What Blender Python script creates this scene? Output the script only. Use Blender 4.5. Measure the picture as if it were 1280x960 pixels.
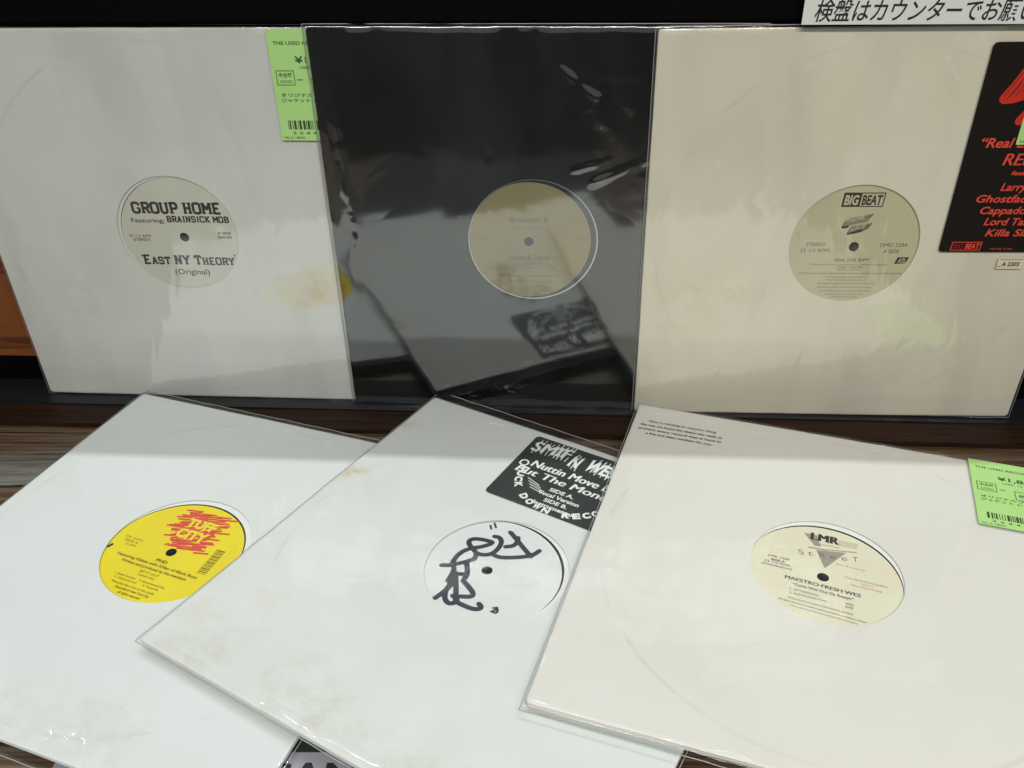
import bpy, bmesh, math, random
from mathutils import Matrix, Vector, noise
random.seed(7)
for o in list(bpy.data.objects): bpy.data.objects.remove(o)
SC = bpy.context.scene
COL = SC.collection
R = math.radians

# ------------------------------------------------------------------ camera, light, exposure
cd = bpy.data.cameras.new('camera'); cam = bpy.data.objects.new('camera', cd); COL.objects.link(cam)
cd.sensor_width = 36; cd.sensor_fit = 'HORIZONTAL'; cd.lens = 1092.318 / 1280 * 36
cd.clip_start = .01; cd.clip_end = 100
rx = Vector((.99985, -.00915, -.01444)); uy = Vector((.0171, .53536, .84445)); fw = Vector((0, .84458, -.53543))
cam.matrix_world = Matrix(((rx.x, uy.x, -fw.x, 0), (rx.y, uy.y, -fw.y, 0), (rx.z, uy.z, -fw.z, .42938), (0, 0, 0, 1)))
SC.camera = cam

W = bpy.data.worlds.new('World'); SC.world = W; W.use_nodes = True
bg = W.node_tree.nodes['Background']; bg.inputs[0].default_value = (.97, 1, .975, 1); bg.inputs[1].default_value = .23

def area(name, loc, target, sx, sy, power, col):
    l = bpy.data.lights.new(name, 'AREA'); l.shape = 'RECTANGLE'; l.size = sx; l.size_y = sy; l.energy = power; l.color = col
    o = bpy.data.objects.new(name, l); COL.objects.link(o); o.location = loc
    o.rotation_euler = (Vector(target) - Vector(loc)).to_track_quat('-Z', 'Y').to_euler()
    return o
tb = area('ceiling_tube_behind', (0.05, 1.0, 2.2), (0.05, .55, 0), 2.6, .035, 27, (.95, .99, 1))
tb.rotation_euler = (R(-12), 0, math.atan2(-.0685, .99764))     # tube runs parallel to the rack
area('ceiling_tube_front', (0.1, -1.35, 2.0), (0.1, .5, 0.1), 2.6, .12, 57, (1, .975, .94))
SC.view_settings.view_transform = 'Standard'; SC.view_settings.look = 'None'
SC.view_settings.exposure = 0; SC.view_settings.gamma = 1
SC.render.engine = 'CYCLES'
SC.cycles.max_bounces = 10; SC.cycles.transparent_max_bounces = 24; SC.cycles.diffuse_bounces = 5; SC.cycles.glossy_bounces = 5
SC.cycles.caustics_reflective = False; SC.cycles.caustics_refractive = False

# ------------------------------------------------------------------ material helpers
def srgb(r, g, b):
    f = lambda c: (c/255/12.92) if c/255 <= .04045 else ((c/255+.055)/1.055)**2.4
    return (f(r), f(g), f(b), 1)
def mat(name):
    m = bpy.data.materials.new(name); m.use_nodes = True
    nt = m.node_tree; b = nt.nodes['Principled BSDF']; return m, nt, b
def N(nt, t, **k):
    n = nt.nodes.new(t)
    for a, v in k.items(): setattr(n, a, v)
    return n
def L(nt, a, b): nt.links.new(a, b)
def simple(name, col, rough=.6, spec=.5, emit=None):
    m, nt, b = mat(name); b.inputs['Base Color'].default_value = col; b.inputs['Roughness'].default_value = rough
    b.inputs['Specular IOR Level'].default_value = spec
    return m
def coords(nt, scale=(1, 1, 1)):
    tc = N(nt, 'ShaderNodeTexCoord'); mp = N(nt, 'ShaderNodeMapping'); mp.inputs['Scale'].default_value = scale
    L(nt, tc.outputs['Object'], mp.inputs[0]); return tc.outputs['Object'], mp.outputs[0]
def noise_n(nt, vec, scale, detail=4, rough=.55, dist=0):
    n = N(nt, 'ShaderNodeTexNoise'); n.inputs['Scale'].default_value = scale; n.inputs['Detail'].default_value = detail
    n.inputs['Roughness'].default_value = rough; n.inputs['Distortion'].default_value = dist
    L(nt, vec, n.inputs['Vector']); return n.outputs['Fac']
def ramp(nt, fac, p0, p1, c0=(0, 0, 0, 1), c1=(1, 1, 1, 1)):
    r = N(nt, 'ShaderNodeValToRGB'); e = r.color_ramp.elements
    e[0].position = p0; e[1].position = p1; e[0].color = c0; e[1].color = c1
    L(nt, fac, r.inputs[0]); return r.outputs[0]
def mixc(nt, fac, a, b, blend='MIX'):
    m = N(nt, 'ShaderNodeMix', data_type='RGBA', blend_type=blend)
    for s, v in ((0, fac), (6, a), (7, b)):
        if hasattr(v, 'is_linked'): L(nt, v, m.inputs[s])
        else: m.inputs[s].default_value = v
    return m.outputs[2]
def mth(nt, op, a, b=None, clamp=False):
    m = N(nt, 'ShaderNodeMath', operation=op, use_clamp=clamp)
    for i, v in enumerate((a, b)):
        if v is None: continue
        if hasattr(v, 'is_linked'): L(nt, v, m.inputs[i])
        else: m.inputs[i].default_value = v
    return m.outputs[0]

def paper(name, base, dirt, stains=(), mottle=.35, rough=.75, spec=.3, seed=0., ring=.0):
    """card with soft mottling, specks and foxing blotches at given places (metres, local)"""
    m, nt, b = mat(name); raw, v = coords(nt)
    off = N(nt, 'ShaderNodeVectorMath', operation='ADD'); off.inputs[1].default_value = (seed, seed*.7, 0); L(nt, raw, off.inputs[0]); v = off.outputs[0]
    col = mixc(nt, mth(nt, 'MULTIPLY', ramp(nt, noise_n(nt, v, 14, 6, .6, .6), .42, .72), mottle), base, dirt)
    spk = ramp(nt, noise_n(nt, v, 420, 2, .5), .74, .80)
    col = mixc(nt, mth(nt, 'MULTIPLY', spk, .18), col, tuple(c*.55 for c in dirt[:3])+(1,))
    fib = noise_n(nt, v, 900, 3, .6)
    if stains:
        dn = N(nt, 'ShaderNodeTexNoise'); dn.inputs['Scale'].default_value = 45; dn.inputs['Detail'].default_value = 4; dn.inputs['Roughness'].default_value = .65
        L(nt, v, dn.inputs['Vector'])
        brk = mth(nt, 'ADD', mth(nt, 'MULTIPLY', ramp(nt, noise_n(nt, v, 60, 3, .6), .38, .70), .55), mth(nt, 'MULTIPLY', ramp(nt, noise_n(nt, v, 340, 3, .6), .56, .68), .28))
    for (x, y, rad, st, c) in stains:
        d = N(nt, 'ShaderNodeVectorMath', operation='DISTANCE'); d.inputs[1].default_value = (x, y, 0)
        sub = N(nt, 'ShaderNodeVectorMath', operation='MULTIPLY_ADD'); L(nt, dn.outputs['Color'], sub.inputs[0])
        sub.inputs[1].default_value = (rad*1.7,)*3; L(nt, raw, sub.inputs[2])
        s2 = N(nt, 'ShaderNodeVectorMath', operation='SUBTRACT'); L(nt, sub.outputs[0], s2.inputs[0]); s2.inputs[1].default_value = (rad*.85, rad*.85, 0)
        sep = N(nt, 'ShaderNodeSeparateXYZ'); L(nt, s2.outputs[0], sep.inputs[0])
        cmb = N(nt, 'ShaderNodeCombineXYZ'); L(nt, sep.outputs[0], cmb.inputs[0]); L(nt, sep.outputs[1], cmb.inputs[1])
        L(nt, cmb.outputs[0], d.inputs[0])
        f = ramp(nt, mth(nt, 'DIVIDE', d.outputs['Value'], rad), .35, 1.0, (1, 1, 1, 1), (0, 0, 0, 1))
        col = mixc(nt, mth(nt, 'MULTIPLY', mth(nt, 'MULTIPLY', f, brk), st*1.6, True), col, c)
    if ring:   # faint wear ring pressed through by the disc
        ln = N(nt, 'ShaderNodeVectorMath', operation='LENGTH'); sp = N(nt, 'ShaderNodeSeparateXYZ'); cb = N(nt, 'ShaderNodeCombineXYZ')
        L(nt, raw, sp.inputs[0]); L(nt, sp.outputs[0], cb.inputs[0]); L(nt, sp.outputs[1], cb.inputs[1]); L(nt, cb.outputs[0], ln.inputs[0])
        rg = mth(nt, 'SUBTRACT', 1, mth(nt, 'MULTIPLY', mth(nt, 'ABSOLUTE', mth(nt, 'SUBTRACT', ln.outputs['Value'], .1485)), 500, True))
        col = mixc(nt, mth(nt, 'MULTIPLY', mth(nt, 'MULTIPLY', rg, ramp(nt, noise_n(nt, v, 25, 3), .45, .65)), ring), col, tuple(c*.7 for c in dirt[:3])+(1,))
    sc_ = N(nt, 'ShaderNodeMapping'); sc_.inputs['Scale'].default_value = (1, 9, 1); sc_.inputs['Rotation'].default_value = (0, 0, seed); L(nt, v, sc_.inputs[0])
    col = mixc(nt, mth(nt, 'MULTIPLY', ramp(nt, noise_n(nt, sc_.outputs[0], 60, 4, .7), .66, .74), .10), col, tuple(c*.6 for c in dirt[:3])+(1,))
    L(nt, col, b.inputs['Base Color']); b.inputs['Roughness'].default_value = rough; b.inputs['Specular IOR Level'].default_value = spec
    bp = N(nt, 'ShaderNodeBump'); bp.inputs['Strength'].default_value = .25; bp.inputs['Distance'].default_value = .0002
    L(nt, fib, bp.inputs['Height']); L(nt, bp.outputs[0], b.inputs['Normal'])
    return m

def film(name, ior, rough, wav, wscale, crk, veil=.02, sc=(1, 1, 1), rot=0, haze=0):
    """thin clear polypropylene: Fresnel mix of see-through and gloss, wavy and creased"""
    m, nt, b = mat(name); nt.nodes.remove(b); out = nt.nodes['Material Output']
    tc = N(nt, 'ShaderNodeTexCoord'); mp = N(nt, 'ShaderNodeMapping'); mp.inputs['Scale'].default_value = sc; mp.inputs['Rotation'].default_value = (0, 0, rot)
    L(nt, tc.outputs['Object'], mp.inputs[0]); v = mp.outputs[0]
    big = noise_n(nt, v, wscale, 2, .4)
    cr = noise_n(nt, v, wscale*4, 1, .4, .4)
    ridg = mth(nt, 'ABSOLUTE', mth(nt, 'SUBTRACT', cr, .5))
    b1 = N(nt, 'ShaderNodeBump'); b1.inputs['Strength'].default_value = 1; b1.inputs['Distance'].default_value = wav; L(nt, big, b1.inputs['Height'])
    b2 = N(nt, 'ShaderNodeBump'); b2.inputs['Strength'].default_value = 1; b2.inputs['Distance'].default_value = crk; L(nt, ridg, b2.inputs['Height']); L(nt, b1.outputs[0], b2.inputs['Normal'])
    fr = N(nt, 'ShaderNodeFresnel'); geo = N(nt, 'ShaderNodeNewGeometry')
    L(nt, mth(nt, 'ADD', ior, mth(nt, 'MULTIPLY', geo.outputs['Backfacing'], 1/ior-ior)), fr.inputs['IOR']); L(nt, b2.outputs[0], fr.inputs['Normal'])
    tr = N(nt, 'ShaderNodeBsdfTransparent'); tr.inputs[0].default_value = (.97, .98, .975, 1)
    gl = N(nt, 'ShaderNodeBsdfGlossy'); gl.inputs['Roughness'].default_value = rough; gl.inputs['Color'].default_value = (1, 1, 1, 1); L(nt, b2.outputs[0], gl.inputs['Normal'])
    mx = N(nt, 'ShaderNodeMixShader'); L(nt, fr.outputs[0], mx.inputs[0]); L(nt, tr.outputs[0], mx.inputs[1]); L(nt, gl.outputs[0], mx.inputs[2])
    if haze:   # scuffed, cloudy streaks in the plastic
        hm = N(nt, 'ShaderNodeMapping'); hm.inputs['Scale'].default_value = (2.2, .6, 1); hm.inputs['Rotation'].default_value = (0, 0, rot+.35); L(nt, tc.outputs['Object'], hm.inputs[0])
        hf = ramp(nt, noise_n(nt, hm.outputs[0], 7, 2, .5, .8), .42, .66)
        hg = N(nt, 'ShaderNodeBsdfGlossy'); hg.inputs['Roughness'].default_value = .42; L(nt, b1.outputs[0], hg.inputs['Normal'])
        m3 = N(nt, 'ShaderNodeMixShader'); L(nt, mth(nt, 'MULTIPLY', hf, haze), m3.inputs[0]); L(nt, mx.outputs[0], m3.inputs[1]); L(nt, hg.outputs[0], m3.inputs[2]); mx = m3
    df = N(nt, 'ShaderNodeBsdfDiffuse'); df.inputs[0].default_value = (.8, .82, .82, 1)
    m2 = N(nt, 'ShaderNodeMixShader'); m2.inputs[0].default_value = veil; L(nt, mx.outputs[0], m2.inputs[1]); L(nt, df.outputs[0], m2.inputs[2])
    L(nt, m2.outputs[0], out.inputs['Surface'])
    return m

def wood(name, c0, c1, c2, rough, seed=0., sc=(1.2, 22, 8)):
    m, nt, b = mat(name); raw, v = coords(nt, sc)
    mp2 = N(nt, 'ShaderNodeMapping'); mp2.inputs['Scale'].default_value = (3, 160, 30); mp2.inputs['Location'].default_value = (seed, seed, 0); L(nt, raw, mp2.inputs[0])
    n1 = noise_n(nt, v, 3.2, 6, .65, .5); n2 = noise_n(nt, mp2.outputs[0], 3, 5, .7)
    col = mixc(nt, ramp(nt, n1, .35, .68), c0, c1)
    col = mixc(nt, ramp(nt, n2, .45, .64), col, c2)
    dk = ramp(nt, noise_n(nt, mp2.outputs[0], 1.7, 3, .5), .58, .66)
    col = mixc(nt, mth(nt, 'MULTIPLY', dk, .75), col, (c0[0]*.25, c0[1]*.22, c0[2]*.2, 1))
    L(nt, col, b.inputs['Base Color']); b.inputs['Roughness'].default_value = rough
    bp = N(nt, 'ShaderNodeBump'); bp.inputs['Strength'].default_value = .6; bp.inputs['Distance'].default_value = .0006
    L(nt, n2, bp.inputs['Height']); L(nt, bp.outputs[0], b.inputs['Normal'])
    return m

STAIN = srgb(190, 162, 108); STAIN2 = srgb(200, 190, 168); TAN = srgb(212, 186, 158)
M = {}
M['paper_grey'] = paper('cool white card', srgb(224, 226, 220), srgb(212, 211, 200), [(.104, -.045, .016, .55, srgb(205, 195, 140)), (-.10, -.06, .03, .3, srgb(200, 196, 160))], .3, seed=1, ring=.3)
M['paper_cool'] = paper('bright white card with foxing', srgb(219, 223, 222), srgb(209, 212, 207),
    [(.03, -.160, .06, .22, srgb(186, 172, 140)), (-.09, -.163, .05, .2, srgb(186, 172, 140)), (.155, -.06, .03, .3, srgb(190, 176, 150)), (-.110, -.118, .035, 0.30, STAIN2), (-.02, -.14, .03, 0.28, STAIN2), (.05, -.135, .035, 0.25, STAIN2), (-.03, -.153, .02, .5, srgb(190, 180, 150))], .35, seed=3, ring=.3)
M['paper_foxed'] = paper('white card browned along its edge', srgb(218, 222, 219), srgb(209, 210, 202),
    [(-.12, -.163, .045, .3, srgb(180, 160, 124)), (-.04, -.164, .05, .24, srgb(180, 160, 124)), (.05, -.166, .05, .24, srgb(180, 160, 124)), (-.163, -.10, .03, .2, srgb(180, 160, 124)), (-.165, .0, .03, .18, srgb(180, 160, 124)), (-.110, -.093, .022, 0.28, TAN), (-.061, -.13, .030, 0.33, STAIN2), (-.115, -.141, .028, 0.30, STAIN2), (-.02, -.142, .034, 0.30, STAIN2), (.05, -.146, .03, 0.28, STAIN2),
     (-.151, .037, .016, .65, STAIN), (-.149, .115, .012, .5, STAIN), (-.145, -.12, .02, 0.25, TAN), (.02, .148, .01, .5, STAIN)], .45, seed=5, ring=.3)
M['paper_cream'] = paper('cream white card', srgb(221, 218, 211), srgb(212, 207, 197), [(.06, -.15, .02, 0.20, STAIN2)], .3, seed=9, ring=.3)
M['paper_beige'] = paper('beige card', srgb(236, 229, 208), srgb(228, 218, 192), [(-.12, -.05, .05, .35, srgb(214, 196, 150)), (-.06, .10, .05, .15, srgb(205, 190, 140))], .4, seed=12, ring=.3)
M['black_card'] = simple('black gloss card', (.0020, .0046, .0040, 1), .35, .4)
M['black_card'].node_tree.nodes['Principled BSDF'].inputs['Specular IOR Level'].default_value = .15
M['liner'] = simple('white inner paper', srgb(228, 230, 226), .8, .2)
M['vinyl'] = simple('black vinyl', (.008, .008, .009, 1), .22, .5)
M['hole'] = simple('dark spindle hole', (.001, .001, .001, 1), .9, .02)
M['white_label'] = paper('white label', srgb(217, 222, 219), srgb(210, 213, 206), (), .2, seed=2)
M['grey_label'] = paper('grey white label', srgb(214, 214, 200), srgb(205, 205, 180), (), .5, seed=4)
M['cream_label'] = paper('cream label', srgb(204, 198, 162), srgb(196, 188, 150), (), .4, seed=6)
M['pale_label'] = paper('pale green cream label', srgb(220, 221, 194), srgb(224, 208, 186), (), .8, seed=8)
M['tan_label'] = paper('tan label', srgb(150, 140, 100), srgb(138, 128, 90), (), .5, seed=10)
M['yellow_label'] = paper('yellow label', srgb(232, 214, 40), srgb(222, 196, 30), (), .5, seed=11)
M['ink'] = simple('black ink', (.022, .022, .024, 1), .6, .3)
M['ink_soft'] = simple('worn grey ink', srgb(100, 98, 80), .7, .3)
M['ink_grey'] = simple('grey ink', srgb(150, 146, 132), .7, .3)
M['ink_rose'] = simple('rose ink', srgb(185, 130, 105), .7, .3)
M['ink_yellow_dark'] = simple('olive ink', srgb(110, 96, 22), .7, .3)
M['marker'] = simple('dark indigo marker', srgb(40, 41, 56), .45, .5)
M['red_print'] = simple('red print', srgb(214, 72, 52), .5, .4)
M['red_print_b'] = simple('scarlet print', srgb(196, 44, 30), .5, .4)
M['red_print_dark'] = simple('dark red print', srgb(120, 26, 20), .5, .4)
M['white_print'] = simple('white print', srgb(232, 236, 232), .5, .4)
M['yellow_print'] = simple('yellow print', srgb(236, 216, 60), .5, .4)
M['sticker_black'] = simple('black sticker', (.024, .029, .027, 1), .5, .3)
M['sticker_dark'] = simple('dark brown black sticker', (.009, .006, .0045, 1), .5, .25)
M['tag_green'] = paper('light green tag paper', srgb(163, 208, 124), srgb(175, 214, 138), (), .5, seed=14)
M['tag_ink'] = simple('dark green grey ink', srgb(52, 74, 42), .7, .3)
M['price_paper'] = simple('small price label', srgb(212, 200, 176), .7, .3)
M['film_flat'] = film('clear film lying', 1.36, .06, .0010, 9, .0004, .006)
M['film_grey'] = film('clear film over grey white jacket', 2.1, .07, .0016, 6, .0010, .006, (1.6, .7, 1), R(25), .075)
M['film_black'] = film('clear film over black jacket', 2.55, .075, .0009, 6, .0003, .003, (1, 1, 1), 0, .03)
M['film_beige'] = film('clear film over beige jacket', 1.95, .09, .0018, 7, .0014, .006, (2.2, .7, 1), R(-25), .075)
M['film_edge'] = simple('film edge', (.38, .39, .38, 1), .12, .9)
M['black_metal'] = simple('black lacquer', (.0012, .0012, .0014, 1), .6, .06)
M['mat'] = simple('black shelf mat', (.006, .007, .010, 1), .5, .4)

# ------------------------------------------------------------------ geometry helpers
def link(name, bm, m, parent=None, smooth=True):
    me = bpy.data.meshes.new(name); bm.to_mesh(me); bm.free()
    for mm in (m if isinstance(m, (list, tuple)) else [m]): me.materials.append(mm)
    if smooth:
        for p in me.polygons: p.use_smooth = True
    o = bpy.data.objects.new(name, me); COL.objects.link(o)
    if parent: o.parent = parent
    return o
def tag(o, label=None, cat=None, group=None, kind=None):
    for k, v in (('label', label), ('category', cat), ('group', group), ('kind', kind)):
        if v: o[k] = v
    return o
def boxbm(bm, x0, x1, y0, y1, z0, z1, bev=0):
    vs = [bm.verts.new((x, y, z)) for z in (z0, z1) for y in (y0, y1) for x in (x0, x1)]
    for f in ((0, 2, 3, 1), (4, 5, 7, 6), (0, 1, 5, 4), (2, 6, 7, 3), (0, 4, 6, 2), (1, 3, 7, 5)): bm.faces.new([vs[i] for i in f])
    if bev:
        bmesh.ops.bevel(bm, geom=list(bm.edges), offset=bev, segments=2, affect='EDGES')
mm = .001
S = .315; H = S/2
def sq(ang, h, rc=.003):
    """point on a square of half-size h with rounded corners, along direction ang"""
    c, s = math.cos(ang), math.sin(ang); t = h/max(abs(c), abs(s)); x, y = c*t, s*t
    ax, ay = abs(x), abs(y)
    if ax > h-rc and ay > h-rc:
        k = h-rc; dx, dy = ax-k, ay-k; l = math.hypot(dx, dy)
        if l > rc: ax, ay = k+dx/l*rc, k+dy/l*rc
        x, y = math.copysign(ax, x), math.copysign(ay, y)
    return x, y
def bulge(x, y, seed, amp):
    r = math.hypot(x, y); b = -.0004*max(0, (r-.145)/.075)**1.5
    return b + amp*(noise.noise(Vector((x*9+seed, y*9, seed)))) + amp*.25*noise.noise(Vector((x*30, y*30+seed, 1)))
def jacket(name, m, hc, hr, th, seed, parent, amp=.0005, fine=1.2*mm, warp=None):
    """card jacket: front with a round window, closed edges and back"""
    bm = bmesh.new(); NA = 160; angs = [2*math.pi*i/NA for i in range(NA)]
    angs = sorted(set(angs) | {math.pi/4+k*math.pi/2+d for k in range(4) for d in (-.012, -.006, 0, .006, .012)})
    rings = []
    ts = [0, .012, .06, .14, .24, .36, .48, .6, .72, .82, .9, .95, .985]
    for t in ts:
        ring = []
        for a in angs:
            ix, iy = hc[0]+hr*math.cos(a), hc[1]+hr*math.sin(a); ox, oy = sq(a, H-.0005)
            x, y = ix+(ox-ix)*t, iy+(oy-iy)*t
            z = bulge(x, y, seed, amp) + (warp(x, y) if warp else 0)
            ring.append(bm.verts.new((x, y, z)))
        rings.append(ring)
    zb = lambda x, y: bulge(x, y, seed, amp) + (warp(x, y) if warp else 0)
    outer = []
    for (dh, dz) in ((-.0005, 0), (-.00015, -.00025), (0, -.0007), (0, -.0013), (-.0004, -.0015), (-.0004, -.0019), (0, -.0021), (0, -th+.0004), (-.0005, -th)):
        ring = []
        for a in angs:
            x, y = sq(a, H+dh); n_ = .00018*noise.noise(Vector((x*60, y*60, seed)))
            ring.append(bm.verts.new((x+n_, y+n_, zb(x, y)+dz)))
        outer.append(ring)
    n = len(angs)
    def bridge(A, B, flip=False):
        for i in range(n):
            j = (i+1) % n; f = (A[i], A[j], B[j], B[i]) if flip else (A[i], B[i], B[j], A[j])
            bm.faces.new(f)
    allr = rings + outer
    for A, B in zip(allr, allr[1:]): bridge(A, B)
    bm.faces.new(list(reversed(allr[-1])))
    lip = [bm.verts.new((hc[0]+hr*math.cos(a), hc[1]+hr*math.sin(a), v.co.z-.00045)) for a, v in zip(angs, rings[0])]
    lip2 = [bm.verts.new((hc[0]+(hr+.004)*math.cos(a), hc[1]+(hr+.004)*math.sin(a), v.co.z-.00047)) for a, v in zip(angs, rings[0])]
    bridge(lip, rings[0]); bridge(lip2, lip)
    o = link(name, bm, m, parent)
    for e in o.data.edges:
        pass
    mod = o.modifiers.new('edge', 'EDGE_SPLIT'); mod.split_angle = R(50)
    return o
def ringdisc(bm, c, r0, r1, z, n=128, th=0):
    A = [bm.verts.new((c[0]+r1*math.cos(2*math.pi*i/n), c[1]+r1*math.sin(2*math.pi*i/n), z)) for i in range(n)]
    B = [bm.verts.new((c[0]+r0*math.cos(2*math.pi*i/n), c[1]+r0*math.sin(2*math.pi*i/n), z)) for i in range(n)]
    for i in range(n): j = (i+1) % n; bm.faces.new((B[i], A[i], A[j], B[j]))
    if th:
        for ring, fl in ((A, 0), (B, 1)):
            C_ = [bm.verts.new(v.co-Vector((0, 0, th))) for v in ring]
            for i in range(n):
                j = (i+1) % n; f = (ring[i], C_[i], C_[j], ring[j]); bm.faces.new(f if not fl else f[::-1])
def segdist(x, y, a, b):
    dx, dy = b[0]-a[0], b[1]-a[1]; t = max(0, min(1, ((x-a[0])*dx+(y-a[1])*dy)/(dx*dx+dy*dy)))
    return math.hypot(x-a[0]-t*dx, y-a[1]-t*dy), t
def filmsheet(name, m, parent, ext, th, seed, z0=.0011, wr=.0004, crush=(), warp=None, creases=()):
    """front of the clear bag; ext = how far it reaches past the jacket (left,right,bottom,top)"""
    l, r, b, t = ext
    def axis(lo, hi):
        a = [lo-.0+0]; v = []
        xs = [-H-lo, -H-lo*.5, -H-.0018, -H-.0009, -H-.0003, -H+.0005]
        xs += [-H+.004+(S-.008)*i/200 for i in range(201)]
        xs += [H-.0005, H+.0003, H+.0009, H+.0018, H+hi*.5, H+hi]
        return sorted(set(round(x, 6) for x in xs))
    X, Y = axis(l, r), axis(b, t)
    bm = bmesh.new(); g = []
    for y in Y:
        row = []
        for x in X:
            ex = max(0, abs(x)-H); ey = max(0, abs(y)-H); e = max(ex, ey)
            k = min(1, e/.0018); drop = (1-math.cos(k*math.pi/2)) if k < 1 else 1
            z = z0*(1-drop) - th*.5*drop
            w = wr*(noise.noise(Vector((x*14+seed, y*14, seed))) + .5*noise.noise(Vector((x*40, y*40+seed, 2))))
            edge = min(H-abs(x), H-abs(y))
            if e <= 0: w *= min(1, .35+max(0, .02-edge)/.012)
            else: w = .0007*noise.noise(Vector((x*60+seed, y*60, 3)))
            z += max(w, -.0004) if e <= 0 else w
            if e <= 0: z += max(0, bulge(x, y, seed, .0005))*.8
            if warp: z += warp(x, y)
            for (cx, cy, sx, sy, am, fr) in crush:
                q = math.exp(-((x-cx)/sx)**2-((y-cy)/sy)**2)
                z += am*q*(.9+noise.noise(Vector((x*fr+y*fr*.6, y*fr*1.5, seed+5))))
            for pl, wd, am in creases:
                for p0, p1 in zip(pl, pl[1:]):
                    if min(p0[0], p1[0])-.008 < x < max(p0[0], p1[0])+.008 and min(p0[1], p1[1])-.008 < y < max(p0[1], p1[1])+.008:
                        d, t = segdist(x+.0012*noise.noise(Vector((y*70, x*30, seed))), y, p0, p1)
                        z += am*math.exp(-(d/wd)**2)*(.55+.9*noise.noise(Vector((x*90, y*90, seed)))) * (1 if len(pl) > 2 else math.sin(math.pi*min(.98, max(.02, t))))
            row.append(bm.verts.new((x, y, z)))
        g.append(row)
    for j in range(len(Y)-1):
        for i in range(len(X)-1): bm.faces.new((g[j][i], g[j][i+1], g[j+1][i+1], g[j+1][i]))
    per = g[0] + [row[-1] for row in g[1:]] + g[-1][-2::-1] + [row[0] for row in g[-2:0:-1]]
    pts = [v.co.copy() for v in per]
    o = link(name, bm, m, parent)
    eb = bmesh.new(); rr = .0003; ringv = []
    n = len(pts)
    for i in range(n):
        d = (pts[(i+1) % n]-pts[i-1]).normalized(); s = d.cross(Vector((0, 0, 1))).normalized()
        ringv.append([eb.verts.new(pts[i]+s*rr*math.cos(a)+Vector((0, 0, 1))*rr*math.sin(a)) for a in (0, 1.57, 3.14, 4.71)])
    for i in range(n):
        A, B = ringv[i], ringv[(i+1) % n]
        for k in range(4): eb.faces.new((A[k], A[(k+1) % 4], B[(k+1) % 4], B[k]))
    link('sealed_edge', eb, M['film_edge'], o)
    return o

# ---- flat print -------------------------------------------------
CAPH = .727
zc = [0]
def zstep():
    zc[0] = (zc[0]+1) % 40; return zc[0]*.0000012
def text_in(bm, s, x, y, w, h, z, align='L', bold=0., shear=0., rot=0., cjk=False, sp=1.):
    if bold > 0 and 'M' in s:      # the font's M folds over itself when fattened: print it twice, slightly shifted
        k = bold*h*.9; cc, ss = math.cos(R(rot)), math.sin(R(rot))
        for d in (-k, 0, k): text_in(bm, s, x+d*cc, y+d*ss, w, h, z, align, 0., shear, rot, cjk, sp)
        return
    cu = bpy.data.curves.new('t', 'FONT'); cu.body = s; cu.size = 1; cu.offset = bold; cu.shear = shear; cu.resolution_u = 3; cu.space_character = sp
    ob = bpy.data.objects.new('t', cu); COL.objects.link(ob)
    me = bpy.data.meshes.new_from_object(ob)
    bpy.data.objects.remove(ob); bpy.data.curves.remove(cu)
    if not me.vertices: return
    xs = [v.co.x for v in me.vertices]; x0, x1 = min(xs), max(xs); bw = max(1e-6, x1-x0)
    sx = w/bw if w else (h/CAPH); sy = h/(.86 if cjk else CAPH); ww = bw*sx
    ox = {'L': 0, 'C': -ww/2, 'R': -ww}[align]; c, sn = math.cos(R(rot)), math.sin(R(rot)); dz = zstep()
    vs = []
    for v in me.vertices:
        px, py = (v.co.x-x0)*sx+ox, v.co.y*sy
        vs.append(bm.verts.new((x+c*px-sn*py, y+sn*px+c*py, z+dz)))
    for p in me.polygons:
        try:
            f = bm.faces.new([vs[i] for i in p.vertices])
            if f.normal.z < 0: pass
        except ValueError: pass
    bpy.data.meshes.remove(me)
def T(bm, s, x, y, w, h, z, **k): text_in(bm, s, x*mm, y*mm, w*mm if w else 0, h*mm, z, **k)
def quad(bm, pts, z):
    dz = zstep(); bm.faces.new([bm.verts.new((p[0]*mm, p[1]*mm, z+dz)) for p in pts])
def bar(bm, a, b, w, z, cap=0):
    ax, ay = a; bx, by = b; l = math.hypot(bx-ax, by-ay) or 1e-6; dx, dy = (bx-ax)/l, (by-ay)/l; nx, ny = -dy*w/2, dx*w/2
    ax -= dx*cap; ay -= dy*cap; bx += dx*cap; by += dy*cap
    quad(bm, [(ax-nx, ay-ny), (bx-nx, by-ny), (bx+nx, by+ny), (ax+nx, ay+ny)], z)
def blob(bm, c, r, z, n=10):
    quad(bm, [(c[0]+r*math.cos(2*math.pi*i/n), c[1]+r*math.sin(2*math.pi*i/n)) for i in range(n)], z)
def smoothpl(pl, it=2):
    for _ in range(it):
        q = [pl[0]]
        for a, b in zip(pl, pl[1:]):
            q += [(a[0]*.75+b[0]*.25, a[1]*.75+b[1]*.25), (a[0]*.25+b[0]*.75, a[1]*.25+b[1]*.75)]
        q.append(pl[-1]); pl = q
    return pl
def stroke(bm, pl, w, z, sm=2):
    pl = smoothpl(pl, sm) if len(pl) > 2 else pl
    for a, b in zip(pl, pl[1:]): bar(bm, a, b, w, z)
    for p in pl: blob(bm, p, w/2, z)
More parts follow.
